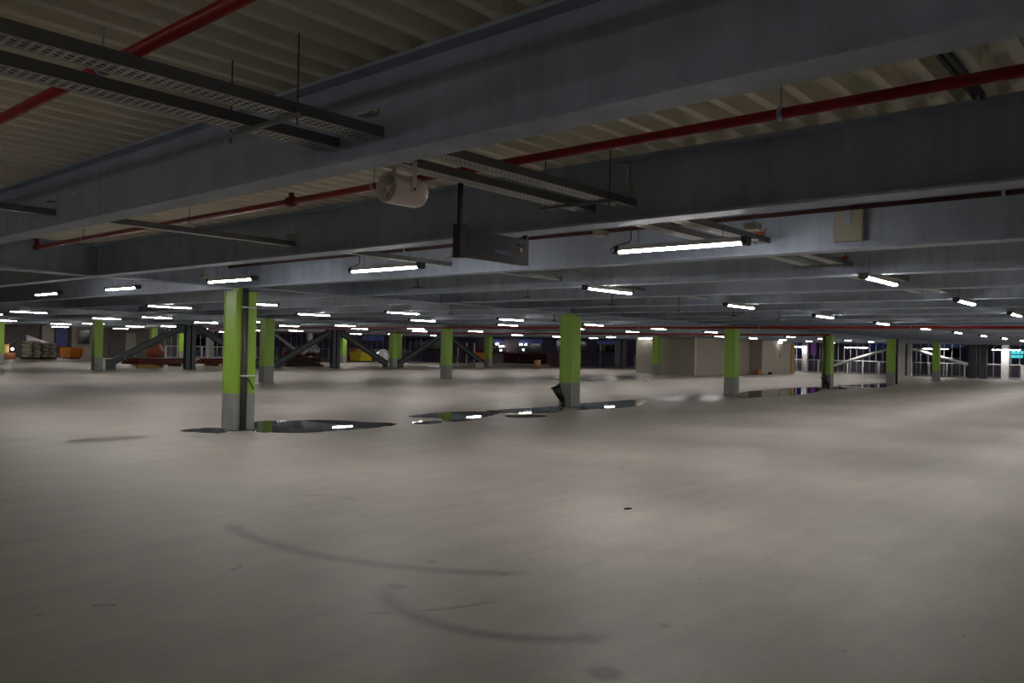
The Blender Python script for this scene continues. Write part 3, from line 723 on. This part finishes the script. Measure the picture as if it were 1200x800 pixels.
# ------------------------------------------------------------------ back left wall
def slab(y, px0, px1, z0, z1, m, name, th=.25, dy=0, parent=None):
    a = on_w(px0, 410, y).x; c = on_w(px1, 410, y).x; b = MB(); b.box(a, c, y-th/2+dy, y+th/2+dy, z0, z1); return b.build(name, m, parent)
tag(slab(71.6, -20, 206, 0, 3.2, 'wallgrey', 'wall_back'), kind='structure')
tag(slab(71.3, 83, 108, 0, 2.9, 'wallpale', 'wall_pier', .3), 'pale rendered wall pier with a dark opening above the orange skip', 'pier')
o = slab(71.3, 48, 62, 0, 3.0, 'wallpale', 'wall_pier', .3); tag(o, 'pale wall pier behind the ramp parapet', 'pier')
def winobj(px0, px1, z0, z1, m, label, y=71.2, bars=True):
    a = on_w(px0, 410, y).x; c = on_w(px1, 410, y).x; r = empty('window', ((a+c)/2, y, z0)); h = (c-a)/2
    b = MB(); b.box(-h, h, -.06, .1, 0, z1-z0); b.build('pane', m, r)
    b = MB(); b.box(-h-.05, h+.05, -.1, -.05, -.06, 0); b.box(-h-.05, h+.05, -.1, -.05, z1-z0, z1-z0+.06); b.box(-h-.05, -h, -.1, -.05, 0, z1-z0); b.box(h, h+.05, -.1, -.05, 0, z1-z0)
    if bars: b.box(-.04, .04, -.1, -.06, 0, z1-z0); b.box(-h, h, -.1, -.06, (z1-z0)*.45, (z1-z0)*.5)
    b.build('frame', 'wallgrey', r); tag(r, label, 'window', 'windows in the back wall')
winobj(65, 78, 1.0, 2.7, 'bluewin', 'blue four-pane window in the back wall at far left')
winobj(92, 104, 1.2, 2.3, 'glassdark', 'dark square opening in the pale pier', y=71.05, bars=False)
a = on_w(147, 410, 71.3).x; c = on_w(159, 410, 71.3).x
r = empty('board_panel', ((a+c)/2, 71.35, 0)); b = MB(); b.box(-(c-a)/2, (c-a)/2, -.05, .05, .15, 2.25); b.build('panel', 'wallpale', r); b = MB(); b.box(-(c-a)/2, (c-a)/2, -.07, -.05, 2.2, 2.27); b.build('trim', 'wallgrey', r)
tag(r, 'tall pale board leaning on the back wall behind the left brace', 'board')
a = on_w(128, 410, 71.3).x; c = on_w(144, 410, 71.3).x; b = MB(); n = 12
for k in range(n): xx = a+(c-a)*k/n; b.box(xx, xx+(c-a)/n*.6, 71.28, 71.42, .2, 2.6)
tag(b.build('shutter', 'wallgrey'), 'dark corrugated shutter in the back wall at left', 'shutter')
# sloping ramp parapet
y = 69.6; P = [on_w(31, 392, y), on_w(62, 403.5, y), on_w(64, 407, y), on_w(31, 407, y)]
b = MB(); n = 4; vs = [(q.x, y-.12, q.z) for q in P]+[(q.x, y+.12, q.z) for q in P]; vs[2] = (vs[2][0], y-.12, 0); vs[3] = (vs[3][0], y-.12, 0); vs[6] = (vs[6][0], y+.12, 0); vs[7] = (vs[7][0], y+.12, 0)
b.add(vs, [(3,2,1,0),(4,5,6,7),(0,1,5,4),(1,2,6,5),(2,3,7,6),(3,0,4,7)]); tag(b.build('ramp_parapet', 'ramp'), 'sloping pale ramp parapet wall at far left', 'ramp wall')
A, C = on_w(12, 404, 69.3), on_w(32, 388, 69.3); b = MB(); b.tube([A, C], .12, 8); tag(b.build('edge_brace', 'dark_steel'), 'dark raking brace at far left in front of the dark wall', 'brace')

# ------------------------------------------------------------------ site materials
def at(px, py): p = on_z(px, py, 0); return p
def sack_stack(px0, px1, py, hz, label, rows_, m='sack'):
    A, C = at(px0, py), at(px1, py); d = (C-A); L = d.length; a = math.atan2(d.y, d.x)
    r = empty('sack_pallet', A, a)
    b = MB()
    for k in range(3): b.box(0, L, .1+.4*k, .2+.4*k, 0, .1)
    b.box(0, L, 0, 1.1, .1, .13); b.build('pallet', 'darkwood', r)
    n = max(2, int(L/.55)); h = (hz-.13)/rows_
    b = MB()
    for j in range(rows_):
        off = .12 if j % 2 else 0
        for i in range(n):
            for q in range(2):
                b.lump((L*(i+.5)/n+off*.5, .3+.5*q, .13+h*(j+.5)), (L/n*.53, .27, h*.56), 8, 5, .06)
    b.build('sacks', m, r, smooth=True); tag(b and r, label, 'pallet'); return r
sack_stack(31, 49, 421, 1.35, 'pallet stacked high with white sacks at far left', 6)
sack_stack(51, 67, 421, 1.25, 'pallet of greyer sacks right of the high white stack', 5)
p = at(3, 421); q = at(21, 421); 
r = empty('box_pile', p, math.atan2(q.y-p.y, q.x-p.x)); L = (q-p).length
b = MB(); b.box(0, L*.85, 0, 1, 0, .45); b.build('lower_box', 'brown', r, bevel=.03); b = MB(); b.box(.1, L*.45, .1, .9, .45, 1.1); b.build('upper_box', 'wood', r, bevel=.03); tag(r, 'pile of brown boxes at the far left edge', 'boxes')
b = MB(); pp = p+(q-p)*.55; b.lump((pp.x, pp.y-.2, .75), (.09, .09, .09), 8, 6, 0); tag(b.build('site_lamp', 'lampglint'), 'tiny bright lamp above the brown boxes at far left', 'lamp')
def skip(px0, px1, py, hz, m, label):
    A, C = at(px0, py), at(px1, py); L = (C-A).length; r = empty('skip', A, math.atan2(C.y-A.y, C.x-A.x))
    b = MB(); b.extrude([(0, .1), (1.4, .1), (1.55, hz), (-.15, hz)], 'x', 0, L); b.build('body', m, r)
    b = MB(); b.box(-.04, L+.04, -.2, -.12, hz-.06, hz+.03); b.build('rim', m, r); b = MB(); b.box(-.04, L+.04, 1.52, 1.6, hz-.06, hz+.03); b.build('rim', m, r)
    b = MB()
    for k in range(4): b.box(L*k/4+L*.1, L*k/4+L*.1+.06, -.14, -.02, .1, hz)
    b.build('ribs', m, r); b = MB(); b.box(.1, .3, .1, 1.3, 0, .1); b.box(L-.3, L-.1, .1, 1.3, 0, .1); b.build('skids', 'black', r)
    tag(r, label, 'skip', 'site skips')
skip(82, 96, 420.5, .85, 'orangebox', 'orange steel skip at the back wall left')
skip(422, 436, 424, .85, 'yellowbox', 'yellow steel skip seen under the middle brace')
# pile of red pipes on timbers
def pipe_pile(pxs, py, label, n=12, L=5.0, ux=1):
    p = at(pxs, py); r = empty('pipe_pile', p, 0)
    b = MB()
    for k in range(3): b.box(L*(.15+.35*k), L*(.15+.35*k)+.12, -.9, .9, 0, .12)
    b.build('bearers', 'wood', r); b = MB(); c = 0
    for row in range(3):
        for i in range(n-row*3):
            b.tube([(random.uniform(-.3,.3), -.8+i*.14+row*.2, .19+row*.12), (L+random.uniform(-.3,.3), -.8+i*.14+row*.2, .19+row*.12)], .062, 8)
    b.build('pipes', 'redox', r); tag(r, label, 'pipe pile', 'piles of red pipes')
pipe_pile(152, 429, 'low pile of dark red pipes left of the first grey post', L=3.2)
pipe_pile(238, 428.5, 'low pile of dark red pipes right of the first grey post', L=3.6)
# loose boards
for (px, py, px1, lab) in ((160, 431.5, 190, 'loose pale board on the floor before the red pipes'), (186, 424.5, 214, 'pale timber stack behind the red pipes'), (232, 424, 262, 'pale boards behind the red pipes right of the post')):
    A, C = at(px, py), at(px1, py); b = MB(); b.bar((A.x, A.y, .06), (C.x, C.y, .06), .5, .1); b.bar((A.x+.2, A.y+.3, .16), (C.x-.2, C.y+.2, .16), .3, .08); tag(b.build('timber_boards', 'wood'), lab, 'timber')
# cement mixer
p = at(181, 426); r = empty('cement_mixer', (p.x, p.y, 0), TH-H2)
b = MB(); b.tube([(-.5, 0, .8), (-.35, 0, .8), (0, 0, .85), (.3, 0, .98), (.48, 0, 1.08)], [.25, .45, .55, .42, .28], 18); b.build('drum', 'mixer', r, smooth=True)
b = MB(); b.tube([(-.5, -.4, 0), (0, -.5, .85), (.5, -.4, 0)], .04, 8); b.tube([(-.5, .4, 0), (0, .5, .85), (.5, .4, 0)], .04, 8); b.tube([(-.5, -.4, .15), (-.5, .4, .15)], .04, 8); b.build('stand', 'redox', r)
for s in (-1, 1): b = MB(); b.tube([(-.55, s*.48, .2), (-.55, s*.42, .2)], .2, 16); b.build('wheel', 'black', r)
b = MB(); b.tube([(0, .55, .85), (0, .65, .85)], .22, 14); b.build('tilt_wheel', 'rust', r); tag(r, 'orange cement mixer behind the left brace', 'cement mixer')
# wrapped pile under the second brace
A, C = at(335, 429.4), at(379, 429.4); L = (C-A).length; r = empty('scrap_pile', A, math.atan2(C.y-A.y, C.x-A.x))
b = MB(); b.box(0, L, 0, 1.5, 0, .12)
for k in range(6): b.box(0+random.uniform(0,.3), L-random.uniform(0,.2), .1, 1.4, .12+.09*k, .19+.09*k)
b.build('stacked_boards', 'darkwood', r)
b = MB()
for k in range(9): b.lump((L*(.15+.09*k), .5+random.uniform(0,.5), .75+random.uniform(-.05,.15)), (.3, .3, .16), 9, 6, .2)
b.build('rusty_fittings', 'rust', r)
b = MB()
for (x, z, s) in ((.3, .95, .25), (.5, 1.05, .3), (.68, 1.2, .32), (.78, 1.25, .38), (.86, 1.15, .3)): b.lump((L*x, .4, z), (s, s, s*.75), 10, 7, .25)
b.build('crumpled_wrapping', 'foil', r); b = MB(); b.lump((L*.48, .5, 1.2), (.35, .3, .2), 9, 6, .15); b.build('yellow_bag', 'yellowbox', r)
tag(r, 'pile of boards and crumpled wrapping under the middle brace', 'material pile')
# crates beside yellow skip
A = at(407, 423); r = empty('crate_stack', (A.x, A.y, 0), TH-H2)
for i, (x, z) in enumerate(((0, 0), (.85, 0), (.1, .62), (.9, .62))):
    b = MB(); b.box(x, x+.75, 0, .8, z, z+.58); 
    for k in range(3): b.box(x-.02, x+.77, -.03, 0, z+.05+.18*k, z+.15+.18*k)
    b.build('crate', 'wood' if i % 2 else 'brown', r)
tag(r, 'stack of brown slatted crates left of the yellow skip', 'crates')
A = at(448, 426); b = MB(); b.lump((A.x, A.y, .62), (.62, .6, .62), 14, 9, .1); tag(b.build('rubble_sack', 'foil', smooth=True), 'big white sack left of the braced column', 'sack')
A = at(456.5, 425); b = MB(); b.box(A.x-.1, A.x+.5, A.y-.1, A.y+.5, 0, 1.05); b.box(A.x-.15, A.x+.55, A.y-.15, A.y+.55, .98, 1.03); tag(b.build('plastic_bin', 'yellowbox', bevel=.04), 'yellow bin touching the braced column left of centre', 'bin')
# scaffold rack and orange machine near x 530-570
A = at(527, 429.5); r = empty('scaffold_rack', (A.x, A.y, 0), TH-H2)
for x in (0, .6, 1.3, 1.9):
    b = MB(); b.tube([(x, 0, 0), (x, 0, 1.9)], .03, 8); b.tube([(x, .9, 0), (x, .9, 1.9)], .03, 8); b.build('upright', 'galv_light', r)
for z in (.35, 1.0, 1.65):
    b = MB(); b.box(0, 1.9, 0, .9, z, z+.04); b.build('shelf', 'darkwood', r)
b = MB(); b.box(.1, .8, .1, .8, .39, .9); b.box(1.0, 1.7, .1, .7, 1.04, 1.45); b.build('stored_boxes', 'wallgrey', r)
tag(r, 'dark rack with shelves seen under the right brace', 'rack')
A = at(556, 427); r = empty('site_machine', (A.x, A.y, 0), TH-H2)
b = MB(); b.box(0, 1.1, 0, .8, .45, 1.1); b.build('body', 'orangebox', r, bevel=.05); b = MB(); b.box(.1, .8, .1, .7, 1.1, 1.45); b.build('hood', 'redox', r, bevel=.04)
b = MB(); b.tube([(.25, -.05, .25), (.25, .1, .25)], .25, 14); b.tube([(.85, -.05, .25), (.85, .1, .25)], .25, 14); b.build('wheels', 'black', r); b = MB(); b.box(-.1, 1.2, .05, .75, .3, .45); b.build('chassis', 'rust', r)
tag(r, 'orange and red wheeled machine beyond the right brace', 'machine')
A = at(559, 430.5); b = MB(); b.box(A.x-.5, A.x+.5, A.y-.3, A.y+.3, 0, .4); b.box(A.x-.52, A.x+.52, A.y-.32, A.y+.32, .34, .4); tag(b.build('concrete_block', 'corewall', bevel=.02), 'pale block on the floor before the orange machine', 'block')
# barrel
A = at(629.5, 431.5); r = empty('drum_barrel', (A.x, A.y, 0)); b = MB(); b.tube([(0,0,0), (0,0,.6)], .26, 16); b.build('body', 'brown', r, smooth=True)
b = MB(); b.tube([(0,0,.6), (0,0,.66)], .28, 16); b.build('lid', 'sack', r)
b = MB(); b.tube([(0,0,.2), (0,0,.23)], .27, 16); b.build('hoop', 'dark_steel', r); tag(r, 'small brown barrel standing at the back edge', 'barrel')
A = at(612, 427); b = MB(); b.lump((A.x, A.y, .35), (.5, .5, .35), 12, 7, .15); tag(b.build('dark_bag', 'black', smooth=True), 'dark round bag by the back kerb', 'bag')
# red mesh barrier frames
for k, (px, lab) in enumerate(((643, 'red barrier frame left of the second front column'), (652, 'second red barrier frame partly behind the front column'))):
    A = at(px, 430); r = empty('barrier_frame', (A.x, A.y, 0), TH-H2+.3*k)
    b = MB()
    for x in (0, .8): b.tube([(x, 0, 0), (x, 0, 1.15)], .03, 8)
    b.tube([(0, 0, 1.15), (.8, 0, 1.15)], .03, 8); b.tube([(0, 0, .15), (.8, 0, .15)], .03, 8); b.tube([(0, 0, .15), (.8, 0, 1.15)], .02, 8); b.build('frame', 'redox', r)
    b = MB()
    for x in (.13, .27, .4, .53, .67): b.tube([(x, 0, .15), (x, 0, 1.15)], .012, 6)
    b.build('bars', 'rust', r); tag(r, lab, 'barrier', 'red barrier frames')
# fence of red boards in front of the purple building
A = on_d(590, 420, 86); C = on_d(640, 420, 86); b = MB(); b.bar((A.x, A.y, .2), (C.x, C.y, .2), .1, 1.6); tag(b.build('site_fence', 'redox'), 'dark red site fence before the neighbouring building', 'fence')
A = on_d(703, 415, 80); C = on_d(722, 415, 80)
r = empty('gate_frame', (A.x, A.y, 0), math.atan2(C.y-A.y, C.x-A.x)); L = (C-A).length
b = MB(); b.box(0, .12, 0, .12, 0, 2.1); b.build('upright', 'white', r); b = MB(); b.box(L-.12, L, 0, .12, 0, 2.1); b.build('upright', 'white', r); b = MB(); b.box(0, L, 0, .1, 1.9, 2.0); b.box(0, L, 0, .1, 1.35, 1.42); b.build('cross_rails', 'redox', r)
tag(r, 'pale uprights with red cross rails beyond the railing left of the core', 'gate frame')
for px, lab in ((725, 'left pale upright beyond the railing left of the core'), (732, 'right pale upright beyond the railing left of the core')):
    p = on_d(px, 412, 83); b = MB(); b.box(p.x-.16, p.x+.16, p.y-.16, p.y+.16, -6.3, 3.2); b.box(p.x-.2, p.x+.2, p.y-.2, p.y+.2, 3.0, 3.1); tag(b.build('edge_post', 'rail'), lab, 'post')
# small bright cap on the floor
for (px, py, lab) in ((758, 445.5, 'tiny shiny scrap on the floor before the core'), (986, 438, 'tiny shiny scrap on the floor right of the fourth column')):
    A = at(px, py); b = MB(); b.lump((A.x, A.y, .05), (.12, .09, .05), 8, 5, .2); tag(b.build('shiny_scrap', 'white'), lab, 'scrap')

# street lamps added out of view to brighten the neighbouring building
M_['fill'] = emit('fill_lamp_glow', (255, 236, 220), 60)
for x, y, lab in ((79, 47, 'street lamp added unseen beyond the pale core'), (66, 68, 'street lamp added unseen beyond the middle fin screens'), (84, 20, 'street lamp added unseen beyond the right railing')):
    r = empty('fill_lamp', (x, y, -6.2)); b = MB(); b.tube([(0,0,0), (0,0,11.8)], [.12, .07], 10); b.build('pole', 'dark_steel', r)
    b = MB(); b.box(-.5, .5, -.2, .2, 11.8, 11.95); b.build('lamp_head', 'dark_steel', r); b = MB(); b.box(-.45, .45, -.17, .17, 11.74, 11.8); b.build('lamp_lens', 'fill', r)
    tag(r, lab, 'street lamp', 'street lamps outside')

# ground outside and dusk sky
b = MB(); b.box(-60, 220, -80, 240, -6.5, -6.2); tag(b.build('ground', 'wallgrey'), kind='structure')
w = bpy.data.worlds.new('dusk'); SC.world = w; w.use_nodes = True; n = w.node_tree
bg = n.nodes['Background']; bg.inputs['Color'].default_value = (*lin((44, 46, 66)), 1); bg.inputs['Strength'].default_value = .35
